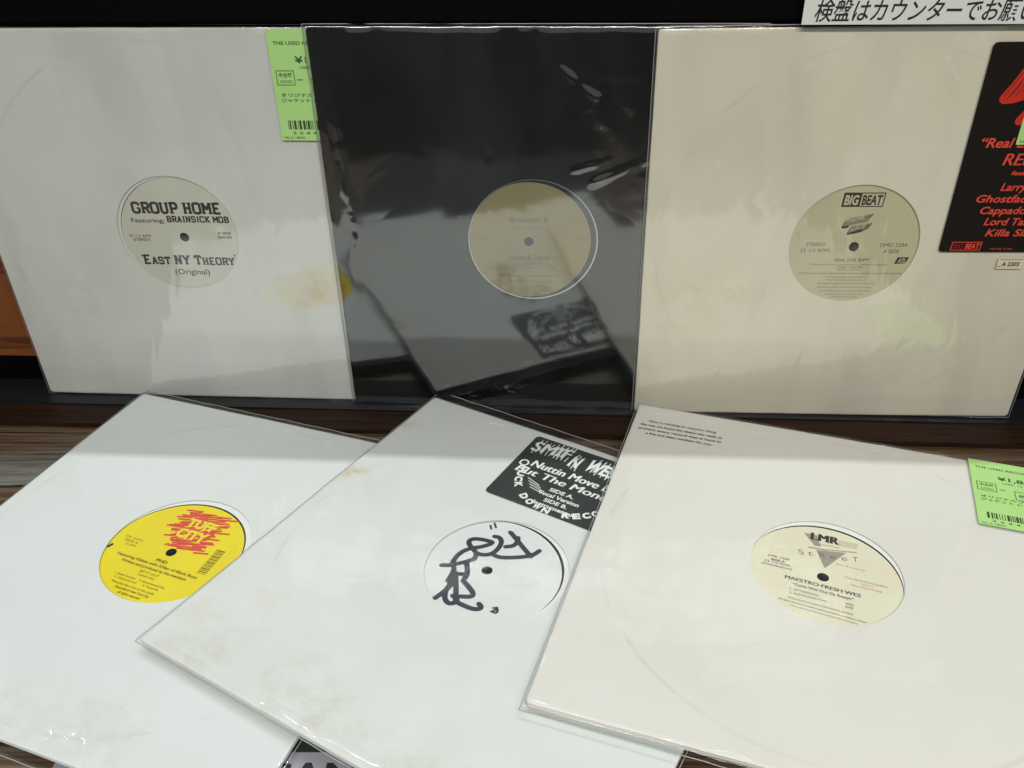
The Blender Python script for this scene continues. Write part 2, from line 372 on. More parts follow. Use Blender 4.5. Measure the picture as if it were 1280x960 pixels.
def rrect(bm, x0, y0, x1, y1, r, z, th=.0001):
    pts = []
    for cx, cy, a0 in ((x1-r, y1-r, 0), (x0+r, y1-r, 90), (x0+r, y0+r, 180), (x1-r, y0+r, 270)):
        for k in range(6): a = R(a0+k*18); pts.append((cx+r*math.cos(a), cy+r*math.sin(a)))
    top = [bm.verts.new((x*mm, y*mm, z)) for x, y in pts]; bot = [bm.verts.new((x*mm, y*mm, z-th)) for x, y in pts]
    bm.faces.new(top); n = len(pts)
    for i in range(n): j = (i+1) % n; bm.faces.new((top[i], bot[i], bot[j], top[j]))
def outline(bm, x0, y0, x1, y1, w, z, sh=0):
    k = sh
    P = [(x0, y0), (x1, y0), (x1+k, y1), (x0+k, y1)]
    for i in range(4): bar(bm, P[i], P[(i+1) % 4], w, z, w/2)
GL = {  # slab block letters on a 4 x 6 grid: strokes, serif points
 'G': ([[(4, 4.6), (4, 5.2), (3.2, 6), (.8, 6), (0, 5.2), (0, .8), (.8, 0), (3.2, 0), (4, .8), (4, 2.6)]], [(3.6, 2.8)]),
 'R': ([[(.6, 0), (.6, 6)], [(.6, 6), (3.2, 6), (4, 5.3), (4, 3.6), (3.2, 2.9), (.6, 2.9)], [(2.4, 2.9), (3.9, 0)]], [(.6, 0), (.6, 6), (3.9, 0)]),
 'O': ([[(.8, 0), (0, .8), (0, 5.2), (.8, 6), (3.2, 6), (4, 5.2), (4, .8), (3.2, 0), (.8, 0)]], []),
 'U': ([[(.3, 6), (.3, .8), (1.1, 0), (2.9, 0), (3.7, .8), (3.7, 6)]], [(.3, 6), (3.7, 6)]),
 'P': ([[(.6, 0), (.6, 6)], [(.6, 6), (3.2, 6), (4, 5.3), (4, 3.4), (3.2, 2.7), (.6, 2.7)]], [(.6, 0), (.6, 6)]),
 'H': ([[(.5, 0), (.5, 6)], [(3.5, 0), (3.5, 6)], [(.5, 3), (3.5, 3)]], [(.5, 0), (.5, 6), (3.5, 0), (3.5, 6)]),
 'M': ([[(.3, 0), (.3, 6)], [(4.3, 0), (4.3, 6)], [(.3, 6), (2.3, 2.4), (4.3, 6)]], [(.3, 0), (.3, 6), (4.3, 0), (4.3, 6)]),
 'E': ([[(.6, 0), (.6, 6)], [(.6, 6), (3.8, 6)], [(.6, 0), (3.8, 0)], [(.6, 3), (2.8, 3)]], [(.6, 0), (.6, 6)]),
 'B': ([[(.6, 0), (.6, 6)], [(.6, 6), (3.1, 6), (3.8, 5.3), (3.8, 3.8), (3.1, 3.1), (.6, 3.1)], [(3.1, 3.1), (4, 2.4), (4, .7), (3.2, 0), (.6, 0)]], [(.6, 0), (.6, 6)]),
 'A': ([[(.4, 0), (2, 6), (3.8, 0)], [(1, 2), (3.2, 2)]], [(.4, 0), (3.8, 0)]),
 'I': ([[(2, 0), (2, 6)]], [(2, 0), (2, 6)]),
 'N': ([[(.4, 0), (.4, 6), (3.6, 0), (3.6, 6)]], [(.4, 0), (.4, 6), (3.6, 6)]),
 'S': ([[(3.9, 4.6), (3.2, 6), (.8, 6), (.1, 5.2), (.1, 3.9), (.8, 3.2), (3.2, 2.9), (3.9, 2.2), (3.9, .8), (3.2, 0), (.8, 0), (.1, 1.3)]], []),
 'C': ([[(4, 4.5), (3.9, 5.2), (3.2, 6), (.8, 6), (0, 5.2), (0, .8), (.8, 0), (3.2, 0), (4, .9), (4, 1.5)]], []),
 'K': ([[(.5, 0), (.5, 6)], [(3.8, 6), (.8, 2.6)], [(1.6, 3.4), (3.9, 0)]], [(.5, 0), (.5, 6), (3.7, 0), (3.7, 6)]),
 'T': ([[(2, 0), (2, 6)], [(0, 6), (4, 6)], [(0, 6), (0, 4.7)], [(4, 6), (4, 4.7)]], [(2, 0)]),
 'Y': ([[(.2, 6), (2, 2.8), (3.8, 6)], [(2, 2.8), (2, 0)]], [(.2, 6), (3.8, 6), (2, 0)]),
}
def slab(bm, s, x0, y0, w, h, z, small=None):
    adv = 0; lay = []
    for i, ch in enumerate(s):
        if ch == ' ': adv += 2.6; continue
        k = small if (small and ch.islower()) else 1
        lay.append((ch.upper(), adv, k)); adv += (6.1 if ch.upper() == 'M' else (3.6 if ch.upper() == 'I' else 5.7))*k
    adv -= 1.2; sx = w/adv; sy = h/6.9
    for ch, a, k in lay:
        st, se = GL[ch]; oo = -1 if ch == 'I' else 0
        P = lambda p: (x0+(a+(p[0]+.5+oo)*k)*sx, y0+(p[1]+.45)*k*sy)
        for pl in st:
            for p, q in zip(pl, pl[1:]): bar(bm, P(p), P(q), 1.6*k*(sx+sy)/2, z, .2*sx)
            for p in pl: blob(bm, P(p), .6*k*(sx+sy)/2, z, 6)
        for p in se:
            c = P(p); bar(bm, (c[0]-1.15*k*sx, c[1]), (c[0]+1.15*k*sx, c[1]), .95*k*sy, z)
def barcode(bm, x0, y0, x1, y1, z, seed=1, ring=.3):
    rnd = random.Random(seed); x = x0
    while x < x1:
        w = rnd.choice((.35, .35, .7, 1.05))*(x1-x0)/30*1.1; quad(bm, [(x, y0), (min(x+w, x1), y0), (min(x+w, x1), y1), (x, y1)], z); x += w+rnd.choice((.35, .7))*(x1-x0)/30*1.1

# ------------------------------------------------------------------ the setting
m_counter = wood('brown counter wood', srgb(52, 33, 18), srgb(84, 57, 32), srgb(106, 96, 80), .42)  # the grey streak colour paints varnish sheen into the wood
m_base = wood('dark base board wood', srgb(34, 20, 12), srgb(54, 34, 21), srgb(24, 14, 8), .6, 3)
m_base.node_tree.nodes['Principled BSDF'].inputs['Specular IOR Level'].default_value = .15
m_back = wood('orange brown back board', srgb(112, 62, 20), srgb(128, 74, 26), srgb(118, 62, 24), .6, 5, (2, 3, 2))
PSI = math.atan2(-.0685, .99764)
bm = bmesh.new(); boxbm(bm, -1.6, 1.6, .02, 1.2, -.04, -.005, .003)
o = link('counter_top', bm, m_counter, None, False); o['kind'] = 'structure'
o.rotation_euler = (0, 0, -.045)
bm = bmesh.new(); boxbm(bm, -6, 6, -6, 6, -.86, -.80)
m_floor, nt, b = mat('dark shop floor'); raw, v = coords(nt)
L(nt, mixc(nt, noise_n(nt, v, 3, 4), (.02, .016, .014, 1), (.045, .036, .03, 1)), b.inputs['Base Color']); b.inputs['Roughness'].default_value = .6
o = link('floor', bm, m_floor, None, False); o['kind'] = 'structure'

# display rack: local frame x along the rack, y away from the viewer
rack = bpy.data.objects.new('display_rack', None); COL.objects.link(rack)
rack.matrix_world = Matrix.Translation((-.264, .6631, 0)) @ Matrix.Rotation(PSI, 4, 'Z')
tag(rack, 'black lacquered record display rack with brown back board and dark wooden base', 'display rack')
bm = bmesh.new(); boxbm(bm, -.9, 1.4, -.0445, .06, -.0049, -.0006, .0006); link('base_board', bm, m_base, rack, False)
bm = bmesh.new(); boxbm(bm, -.9, 1.4, -.0155, .06, -.0004, .0006, .0003); link('shelf_mat', bm, M['mat'], rack, False)
bm = bmesh.new(); boxbm(bm, -.9, 1.4, .0225, .036, .0008, .024, .001); link('kick_strip', bm, M['black_metal'], rack, False)
bm = bmesh.new(); boxbm(bm, -.9, 1.4, .0262, .036, .0242, .40, .0004); link('back_board', bm, m_back, rack, False)
bm = bmesh.new(); boxbm(bm, -.9, 1.4, -.0125, .026, .3182, .425, .002); link('top_rail', bm, M['black_metal'], rack, False)

# ------------------------------------------------------------------ record sleeves
def frame(O, a, b, base):
    a = Vector(a).normalized(); b = Vector(b); b = (b-a*(a@b)).normalized(); n = a.cross(b)
    O = Vector(O) - b*(H if base else 0)
    return Matrix(((a.x, b.x, n.x, O.x), (a.y, b.y, n.y, O.y), (a.z, b.z, n.z, O.z), (0, 0, 0, 1)))
ZR = -.0018   # record surface below the jacket's face
def sleeve(F, label, jm, fm, th, hole, liner, rec, lm, ext, seed, group, standing=False, wr=.0004, crush=(), warp=None, creases=()):
    t = bpy.data.objects.new('record_sleeve', None); COL.objects.link(t); t.matrix_world = frame(*F, True)
    tag(t, label, 'record sleeve', group)
    mw = warp
    P = []
    P.append(jacket('cardboard_jacket', M[jm], (hole[0]*mm, hole[1]*mm), hole[2]*mm, th, seed, t, warp=mw))
    bm = bmesh.new(); ringdisc(bm, (liner[0]*mm, liner[1]*mm), liner[2]*mm, .0750, -.00095, 128, .0002); P.append(link('inner_sleeve', bm, M['liner'], t, False))
    bm = bmesh.new(); c = (rec[0]*mm, rec[1]*mm)
    for r0, r1, z in ((.0036, .0515, ZR), (.0515, .0600, ZR+.0001)): ringdisc(bm, c, r0, r1, z)
    P.append(link('vinyl_record', bm, M['vinyl'], t, False))
    bm = bmesh.new(); ringdisc(bm, c, .0037, rec[2]*mm, ZR+.0003, 128, .0002)
    lab = link('center_label', bm, M[lm], t, False); P.append(lab)
    bm = bmesh.new(); ringdisc(bm, c, 0.00001, .0038, ZR+.00034, 32); P.append(link('spindle_hole', bm, M['hole'], t, False))
    f = filmsheet('clear_outer_sleeve', M[fm], t, ext, th, seed, wr=wr, crush=crush, warp=mw, creases=creases); P.append(f)
    for o in P: o.location = (0, H, 0)
    return t, lab, f
ZL = ZR+.00036     # print on the label
def put(name, bm, m, parent, off=False):
    o = link(name, bm, m, parent, False)
    if name.startswith(('printed', 'marker')): o['kind'] = 'stuff'
    if off: o.location = (0, H, 0)
    return o
GS = 'record sleeves standing on the rack'; GF = 'record sleeves lying on the counter'

# --- standing, left -----------------------------------------------------------
t1, lab, f1 = sleeve(((-.26375, .6591, .15855), (.99764, -.06851, -.00416), (.00249, -.02446, .9997)),
    'white record sleeve with GROUP HOME label standing at the left end of the rack', 'paper_grey', 'film_grey', .003, (-2, .5, 48.8), (.3, -1, 48.9), (1.8, -2.5, 50.5), 'grey_label', (.002, .002, .001, .0012), 1.3, GS, True, wr=.0006,
    creases=(([(-.09, .135), (-.085, .12)], .0014, .0006), ([(.055, .11), (.075, .06)], .002, .0005), ([(-.14, -.04), (-.13, -.10)], .0018, .0006), ([(.03, -.06), (.09, -.03)], .002, .0005), ([(-.03, .02), (-.10, .05)], .002, .0004)))
bm = bmesh.new(); z = ZL
slab(bm, 'GROUP HOME', -35.5, 17.6, 71, 9.4, z)
slab(bm, 'BRAINSICK MOB', -9.4, 10.4, 50, 5.2, z)
slab(bm, 'East NY Theory', -37, -26.8, 75, 8.2, z, .8)
bar(bm, (-38, -20), (-36.8, -18.6), 1, z); bar(bm, (39.4, -19), (40.4, -17.4), 1, z)
put('printed_title', bm, M['ink'], lab)
bm = bmesh.new()
T(bm, 'Featuring;', -38.6, 9.8, 27, 3.8, z, bold=.01); T(bm, '(Original)', 1.7, -35.6, 29, 5, z, align='C', bold=.01)
T(bm, '33 1/3 RPM', -43.8, -3, 18, 2.4, z, bold=.01); T(bm, '(STEREO)', -41.2, -6.2, 14, 2.4, z, bold=.01)
T(bm, 'A SIDE', 29.8, .4, 11, 2.2, z, bold=.02); T(bm, 'GHP-001', 29.4, -3.2, 11.5, 2.2, z, bold=.02)
put('printed_text', bm, M['ink'], lab)

def green_tag(parent, zt, price, seed, lb):
    bm = bmesh.new(); rrect(bm, 96, 78.5, 156, 156.8, .4, zt, .00012)
    g = put('price_tag', bm, M['tag_green'], parent, True); g['label'] = lb
    bm = bmesh.new(); z = zt+.00006
    T(bm, 'THE USED RECORD SHOP', 100, 146.6, 50, 2.3, z, bold=.02)
    T(bm, price, 114, 134.2, 27, 4.6, z, bold=.02); T(bm, 'USED  12 INCH', 117, 130.2, 22, 1.8, z, bold=.01)
    outline(bm, 99.3, 118.9, 112, 128.8, .5, z); T(bm, '中古盤', 101, 124.4, 9.5, 3, z, cjk=True, bold=.02); T(bm, 'GOOD', 101.4, 120.3, 8.6, 2, z, bold=.01)
    bar(bm, (114, 122.5), (118, 122.5), .7, z)
    outline(bm, 124, 114, 138, 123.5, .5, z); T(bm, '盤質', 126, 116.5, 10, 4, z, cjk=True, bold=.02)
    T(bm, 'オリジナルプレス', 100.4, 110.6, 38, 2.6, z, cjk=True, bold=.02); T(bm, 'ジャケット シミ有', 100.2, 106.8, 36, 2.6, z, cjk=True, bold=.02)
    barcode(bm, 102.4, 86.8, 146, 93.4, z, seed); T(bm, '2 2 4 4 1 0 8 7', 105, 83.2, 38, 2, z, bold=.01); T(bm, 'No.2 18041', 98.4, 79.9, 15, 1.7, z, bold=.01)
    put('printed_text', bm, M['tag_ink'], g)
green_tag(t1, .0021, '¥1,800', 3, 'light green paper price tag on the top right corner')

# --- standing, middle ---------------------------------------------------------
def warpS2(x, y):
    return .0010*math.exp(-((x+.03)/.09)**2-((y+.13)/.025)**2)
t2, lab, f2 = sleeve(((.01791, .63572, .15855), (.99764, -.06852, -.00382), (.00215, -.02444, .9997)),
    'black glossy record sleeve with tan label standing in the middle of the rack', 'black_card', 'film_black', .003, (.3, -1, 50.6), (.1, -1.1, 49.8), (-3, -1.6, 48.4), 'tan_label', (.0025, .002, .005, .0015), 2.1, GS, True, wr=.00035,
    crush=((-.02, -.143, .02, .006, .0012, 230), (-.05, -.152, .02, .004, .0010, 240), (.05, .11, .03, .02, .0006, 60), (.12, .045, .04, .012, .0007, 70), (-.145, .08, .005, .06, .0010, 40)),
    creases=(([(-.156, .10), (-.147, .06), (-.141, .02), (-.139, -.005)], .0013, .0011), ([(.025, .055), (.06, .066)], .0018, .0007), ([(.045, .048), (.075, .060), (.110, .078), (.135, .085)], .0026, .0009), ([(.02, .13), (.045, .11), (.05, .09)], .0022, .0006), ([(-.03, .10), (-.035, .02)], .002, .0005), ([(-.02, -.141), (.01, -.134)], .0012, .0009), ([(-.06, -.151), (-.03, -.147)], .0012, .0010), ([(-.05, -.156), (.13, -.1555)], .0010, .0006), ([(.10, .03), (.14, .025)], .0025, .0007)))
bm = bmesh.new(); z = ZL
T(bm, 'Brooklyn B', -3, 14.5, 30, 4.6, z, align='C', bold=.02); T(bm, 'Street Sounds', -3, 9.5, 24, 2, z, align='C')
T(bm, 'Good & Times', -2.5, -17, 32, 4, z, align='C', bold=.02); T(bm, 'Radio Mix', -2, -21.5, 12, 2, z, align='C'); T(bm, 'Street Mix', -2, -25, 12, 2, z, align='C')
T(bm, '33 RPM', -44, 0, 9, 1.8, z); T(bm, 'Side A', 34, 0, 9, 1.8, z)
T(bm, 'Produced and mixed at the studio', -2, -32, 46, 2, z, align='C'); T(bm, 'All rights reserved', -2, -37, 34, 1.8, z, align='C')
put('printed_text', bm, M['ink_soft'], lab)

# --- standing, right ----------------------------------------------------------
t3, lab, f3 = sleeve(((.26129, .61497, .15855), (.99759, -.06883, .009), (-.01065, -.02356, .99967)),
    'beige record sleeve with black red-lettered sticker standing at the right end of the rack', 'paper_beige', 'film_beige', .003, (.2, .5, 48), (0, .5, 49.5), (1, -1.3, 50), 'cream_label', (.0015, .002, .001, .0012), 3.7, GS, True, wr=.0006,
    creases=(([(.04, .15), (.036, .135), (.044, .122), (.058, .112)], .0013, .0009), ([(.056, .157), (.055, .142)], .0012, .0008), ([(.062, .128), (.072, .113)], .0014, .0009), ([(-.10, .10), (-.115, .05)], .0025, .0006), ([(-.05, .12), (-.08, .03)], .003, .0006), ([(.00, .09), (-.02, .06)], .0025, .0005), ([(-.12, -.04), (-.06, -.02)], .003, .0006), ([(-.02, -.07), (-.03, -.11)], .0025, .0006), ([(.09, .02), (.105, .008)], .0015, .0008)))
bm = bmesh.new(); z = ZL
quad(bm, [(-14.4, 30.8), (-1.7, 30.8), (-1.0, 42), (-13.7, 42)], z)
outline(bm, -1.6, 31.2, 15.4, 41.6, .8, z, .7); T(bm, 'BEAT', -.2, 32.6, 15, 7.6, z+.00003, bold=.035, shear=.12)
for k in range(9):   # brush like emblem strokes
    x = -10.5+k*2.1; stroke(bm, [(x, 15+k*.5), (x+1.3, 18.5+k*.4), (x+3.6, 21.5+k*.45)], .9, z, 1)
for k in range(8):
    x = -6+k*1.9; stroke(bm, [(x, 9.5+k*.5), (x+1.5, 12.5+k*.4), (x+3, 15+k*.4)], 1.0, z, 1)
bar(bm, (-11, 14.3), (-6, 15.2), 1.8, z); bar(bm, (-6, 9), (5, 12), 1.8, z)
quad(bm, [(33.8, -15.6), (42.1, -15.2), (44, -10), (35.6, -10)], z)
put('printed_logo', bm, M['ink'], lab)
bm = bmesh.new(); T(bm, 'BIG', -12.8, 32.6, 10.4, 7.6, z+.00008, bold=.035, shear=.12); T(bm, 'ATL', 35.8, -14.6, 6.2, 3.6, z+.00008, bold=.03, shear=.25)
T(bm, 'REAL', -8.5, 18.6, 14, 3.6, z+.00008, bold=.02, shear=.35, rot=12); T(bm, 'LIVE', -3.5, 11.8, 11, 3.2, z+.00008, bold=.02, shear=.35, rot=12)
put('printed_logo', bm, M['cream_label'], lab)
bm = bmesh.new()
T(bm, 'STEREO', -35, -1, 14.5, 3.2, z, bold=.01); T(bm, '33 1/3 RPM', -38.6, -6, 21.5, 3.2, z, bold=.01)
T(bm, 'DMD 2294', 20.2, -1.4, 20, 3.2, z, bold=.01); T(bm, 'A SIDE', 23.6, -6.6, 11.8, 3.2, z, bold=.01)
T(bm, 'REAL LIVE SH*T', 1.6, -13.7, 26, 2.6, z, align='C', bold=.02)
for (s, cx, y, w) in (('(Written by Larry, produced by and for the group)', 0, -16.9, 58), ('(STREET VERSION)', 1, -19.2, 19), ('REMIX (CLEAN)', .4, -21.4, 17),
    ('Publishing and recording rights administered by the copyright owners of this recording', 2.2, -24.4, 78), ('Produced by the remixers', .4, -27.6, 29), ('From the forthcoming album', .4, -30.2, 30),
    ('Remixed and engineered at the studio in New York', 1.3, -33.2, 44), ('Executive producers for the record label company', .4, -36.4, 41), ('Distributed by the recording corporation', 1.2, -39.6, 40), ('All rights reserved. Made in U.S.A.', 1.2, -42.6, 30), ('Unauthorized copying', 1.2, -45, 20)):
    T(bm, s, cx, y, w, 1.55, z, align='C')
put('printed_text', bm, M['ink_soft'], lab)
# black sticker with red lettering
zt = .0021
bm = bmesh.new(); rrect(bm, 63, -4, 150, 147.5, 3, zt-.0004, .00012); st = put('promo_sticker', bm, M['sticker_dark'], t3, True); st['label'] = 'black sticker with red lettering'
bm = bmesh.new(); z = zt-.0004+.00006
T(bm, '\u201cReal Live\u201d', 72.6, 76.4, 47, 7.0, z, bold=.02, shear=.22); T(bm, 'REMIX', 91.2, 63.5, 36, 9, z, bold=.03, shear=.22)
T(bm, 'featuring', 99.4, 56.2, 22, 3.2, z, bold=.02, shear=.2)
for s, x, y, w in (('Larry', 95, 44.5, 18.5), ('Ghostface', 80.2, 35.6, 40), ('Cappadonna', 85.2, 26.6, 46), ('Lord Tariq', 90.3, 17.8, 38), ('Killa Sin', 93.6, 9, 32)):
    T(bm, s, x, y, w, 5.8, z, bold=.02, shear=.22)
outline(bm, 71.4, -2.4, 92.6, 4, .6, z, .6); T(bm, 'BEAT', 81.6, -1.2, 10.6, 4.2, z, bold=.04, shear=.12)
T(bm, 'Hip Hop 12 inch', 100.4, -2, 16, 1.8, z)
put('printed_text', bm, M['red_print'], st)
bm = bmesh.new(); T(bm, 'BIG', 73, -1.2, 7.4, 4.2, z, bold=.02, shear=.12)
put('printed_logo', bm, M['red_print_dark'], st)
bm = bmesh.new()
def brush(x0, y0, pts, w): stroke(bm, [(x0+a, y0+b) for a, b in pts], w, z+.00006, 1)
brush(0, 0, [(80, 110.5), (86, 120), (92, 133)], 7.5); brush(0, 0, [(86, 112), (92, 121), (98, 134)], 6); brush(0, 0, [(80, 110), (86, 110.5), (90, 112)], 6.5)
brush(0, 0, [(94, 112), (99, 122), (104, 134)], 6.5); brush(0, 0, [(101, 110), (112, 114), (107, 122), (118, 134)], 6.5); brush(0, 0, [(120, 110), (128, 134)], 7)
brush(0, 0, [(94, 95), (98, 101), (103, 109)], 6.2); brush(0, 0, [(105, 93), (112, 107)], 6.2); brush(0, 0, [(116, 93), (122, 107), (132, 92)], 6.2)
put('printed_title', bm, M['red_print_b'], st)
bm = bmesh.new()
for k, (a, b) in enumerate([((79, 112), (90, 133)), ((81.5, 110), (93, 132)), ((84, 113), (88, 121)), ((86.5, 112), (96.5, 134)), ((90, 114), (96, 127)), ((93.5, 112), (102, 132)), ((94.2, 96), (102, 108)), ((97, 96), (103, 106))]):
    bar(bm, a, b, .7, z+.00013)
put('printed_title', bm, M['red_print_dark'], st)
green_tag(t3, .00225, '¥2,300', 5, 'light green paper price tag overlapping the black sticker')
bm = bmesh.new(); rrect(bm, 109, -18, 128, -9, .3, .0017, .0001); pl = put('price_label', bm, M['price_paper'], t3, True)
bm = bmesh.new(); z = .00176; T(bm, 'A 2303', 112.2, -15.6, 13, 3.4, z, bold=.03, shear=.15); bar(bm, (110, -10.2), (127, -10.2), .35, z); bar(bm, (109.6, -16), (111.4, -16), .5, z); put('printed_text', bm, M['ink'], pl)

# --- lying, left (yellow label) ------------------------------------------------
t4, lab, f4 = sleeve(((-.23602, .45695, .006), (.93911, -.34362, -.00665), (.34362, .93911, .01178)),
    'white record sleeve with yellow TUFF CITY label lying on the counter', 'paper_cool', 'film_flat', .003, (-2.5, 2, 51.2), (-4.3, -1.1, 50.2), (-4.9, -1.7, 49.8), 'yellow_label', (.002, .0025, .007, .0058), 4.4, GF,
    crush=((.03, -.143, .02, .006, .0016, 220), (-.05, -.150, .05, .004, .0012, 160)),
    creases=(([(-.10, .14), (.10, .148)], .002, .0005), ([(-.08, .12), (.02, .13)], .0022, .0004), ([(.0, -.13), (.06, -.145)], .0015, .0009), ([(-.02, -.146), (.02, -.150)], .0012, .0010)))
bm = bmesh.new(); z = ZL; rnd = random.Random(3)
# scribbled red block behind the lettering
for k in range(26):
    y = 3.2+k*1.45; xs = -20+3.5*math.sin(k*.9)+rnd.uniform(-3, 2); xe = 16+3*math.sin(k*1.3+1)+rnd.uniform(-3, 3.5)
    x = xs; 
    lo = 7 if k < 6 else (3 if k < 10 else 0)
    while x < xe-4:
        l = rnd.uniform(8, 14); bar(bm, (x+ (lo if x == xs else 0), y+rnd.uniform(-.4, .4)), (min(x+l, xe+2), y+1.8+rnd.uniform(-.4, .6)), 1.65, z); x += l+rnd.uniform(-.5, .8)
put('printed_logo', bm, M['red_print'], lab)
bm = bmesh.new()
T(bm, 'TUFF', -13, 24.8, 24, 8.2, z+.00007, bold=.05); T(bm, 'CITY', -14, 13.4, 25, 8.6, z+.00007, bold=.05)
put('printed_logo', bm, M['yellow_print'], lab)
bm = bmesh.new()
T(bm, 'PHD', -5.4, -12.4, 9.5, 2.6, z, align='C', bold=.04, rot=-2)
T(bm, 'Featuring Kibbie with Kilian of Black Boys', -6.4, -16.4, 68, 2.3, z, align='C', bold=.03, rot=-2); T(bm, 'Written and produced by the members', -6, -20.5, 55, 2.3, z, align='C', bold=.03, rot=-2)
for s, x, y, w in (('SET IT OUT', -6, -24.6, 16), ('(vocal mix)', -6, -27.6, 13)): T(bm, s, x, y, w, 2, z, align='C', bold=.01, rot=-2)
for s, x, y, w in (('1. Radio Version    3. Instrumental Dub', -29, -31, 42), ('2. Instrumental      4. Acapella', -27, -34, 37)): T(bm, s, x, y, w, 1.8, z, bold=.01, rot=-2)
for s, x, y, w in (('Mixed by the crew at the studio', -26, -38, 36), ('Recorded in New York City', -20, -41.5, 28), ('all rights reserved', -15, -45, 18)): T(bm, s, x, y, w, 2, z, bold=.03, rot=-2)
T(bm, 'TUF 12-0101', -47.5, 1.2, 16, 2, z, bold=.01, rot=-3); T(bm, 'SIDE A', -45, -2, 12, 2, z, bold=.01, rot=-3); T(bm, '33 RPM', -42, -5.4, 9, 2, z, bold=.01, rot=-3)
for k in range(16): bar(bm, (24.2, -12+k*1.5), (31.2, -12+k*1.5), (.5, .9, .6, 1.1)[k % 4], z)
put('printed_text', bm, M['ink_yellow_dark'], lab)
bm = bmesh.new(); quad(bm, [(-52.2, -11.5), (-50.6, -12.6), (-48.9, -8.5), (-50.6, -7.4)], z+.0003)
put('spot', bm, M['ink'], lab)

# --- lying, middle (marker signed label) ---------------------------------------
t5, lab, f5 = sleeve(((-.01463, .42351, .0125), (.85516, -.51836, -.00613), (.51836, .85516, -.00731)),
    'foxed white record sleeve with black marker scrawl on its label lying on the counter', 'paper_foxed', 'film_flat', .0038, (0, 4.5, 48.6), (-3.7, 2.9, 49.2), (-5.6, 1.2, 50), 'white_label', (.0006, .002, .0013, .011), 6.2, GF, wr=.0005,
    crush=((-.02, -.153, .07, .003, .0016, 40), (.05, -.150, .05, .004, .0012, 90)),
    creases=(([(-.10, -.154), (.12, -.1535)], .0012, .0009), ([(.03, -.08), (.045, -.09)], .0012, .0006), ([(-.12, .145), (-.05, .152)], .0015, .0006), ([(.06, -.06), (.09, -.09)], .0014, .0005)))
bm = bmesh.new(); z = ZL
MK = [[(-34.6,-10.1),(-30.0,-7.7),(-24.7,-2.3),(-20.6,3.2),(-18.4,6.7),(-20.6,10.9)],[(-29.5,-5.2),(-30.8,1.8),(-29.8,8.7),(-26.4,13.8),(-20.6,18.8),(-15.4,26.7),(-22.6,25.7),(-29.2,23.5),(-32.0,20.2),(-30.3,16.4),(-25.6,14.3),(-20.9,11.5),(-16.2,11.9),(-11.7,15.4),(-10.2,20.1),(-10.3,25.7),(-11.8,30.4),(-15.4,33.2),(-18.7,32.1)],[(-9.3,16.0),(-5.2,15.6),(3.0,20.1),(10.5,25.7),(14.3,30.6),(15.4,35.2)],[(-11.3,41.4),(-4.0,37.4),(4.7,32.1),(13.2,27.6)],[(-3.8,39.2),(-1.8,34.7),(-2.5,30.2),(-6.6,27.0)],[(-28.0,-5.8),(-24.7,-9.9),(-23.7,-13.8),(-22.9,-19.9)],[(-21.5,0.3),(-17.7,-4.3),(-14.7,-9.2),(-14.3,-14.8)],[(-24.4,-12.7),(-20.1,-10.9),(-14.7,-9.2)],[(-21.7,-12.6),(-14.4,-22.8),(-8.7,-32.1)],[(-18.7,-19.6),(-19.1,-27.0),(-20.1,-32.6),(-21.3,-37.1)],[(-20.1,-17.5),(-19.7,-24.5),(-18.2,-30.7),(-14.4,-35.5),(-10.4,-36.6),(-7.7,-33.6),(-8.2,-30.5),(-12.5,-29.5)],[(-14.3,-14.8),(-8.1,-17.7),(-1.8,-21.1),(-1.5,-24.5),(-8.0,-27.6)],[(-7.6,-32.9),(-2.2,-33.1),(4.0,-32.9),(8.0,-31.2),(9.0,-28.6),(5.9,-27.0)],[(-24.9,37.6),(-27.3,40.4)],[(-22.8,40.5),(-25.9,43.8)],[(16.1,-28.5),(17.8,-26.2),(18.0,-23.3),(15.7,-25.4)],[(17.2,-24.5),(19.4,-25.5),(19.6,-28.4),(16.5,-28.3)]]
for i, pl in enumerate(MK): stroke(bm, pl, 3.7 if i < 13 else 1.6, z)
put('marker_scrawl', bm, M['marker'], lab)
bm = bmesh.new(); ringdisc(bm, (-5.5*mm, 1.2*mm), .0345, .0347, z, 96)
put('pressed_ring', bm, M['liner'], lab)
# black sticker
zt = .0002+.0006
bm = bmesh.new(); rrect(bm, -50.5, 69, 52, 150.5, 3.5, zt, .00012); st = put('promo_sticker', bm, M['sticker_black'], t5, True); st['label'] = 'black square sticker with white lettering'
bm = bmesh.new(); z = zt+.00006
def dripping(s, x, y, w, h, rot, n, seed):
    T(bm, s, x, y, w, h, z, bold=.045, rot=rot, shear=.15)
    rnd = random.Random(seed)
    for k in range(n):
        u = (k+.5)/n; cx = x+w*u*math.cos(R(rot)); cy = y+w*u*math.sin(R(rot))
        bar(bm, (cx, cy+h*rnd.uniform(.2, .6)), (cx+rnd.uniform(-1, 1), cy-rnd.uniform(1.5, 4.5)), rnd.uniform(.5, 1.0), z)
        bar(bm, (cx, cy+h*.7), (cx+rnd.uniform(.5, 2), cy+h+rnd.uniform(1, 4)), rnd.uniform(.5, 1.0), z)
dripping('SMIF', -46, 131, 33, 13, 6, 9, 1); dripping('N', -12, 128, 9, 13, 0, 3, 2); dripping('WESSUN', 2, 131, 46, 13, -5, 11, 3)
stroke(bm, [(-45, 112), (-41, 110), (-38, 114), (-41, 118), (-45, 116), (-45, 112)], 1.4, z, 1)
T(bm, 'Nuttin Move But', -36, 113, 76, 8.5, z, bold=.05, shear=.15); T(bm, 'But The Money', -44, 102.5, 84, 8, z, bold=.05, shear=.15)
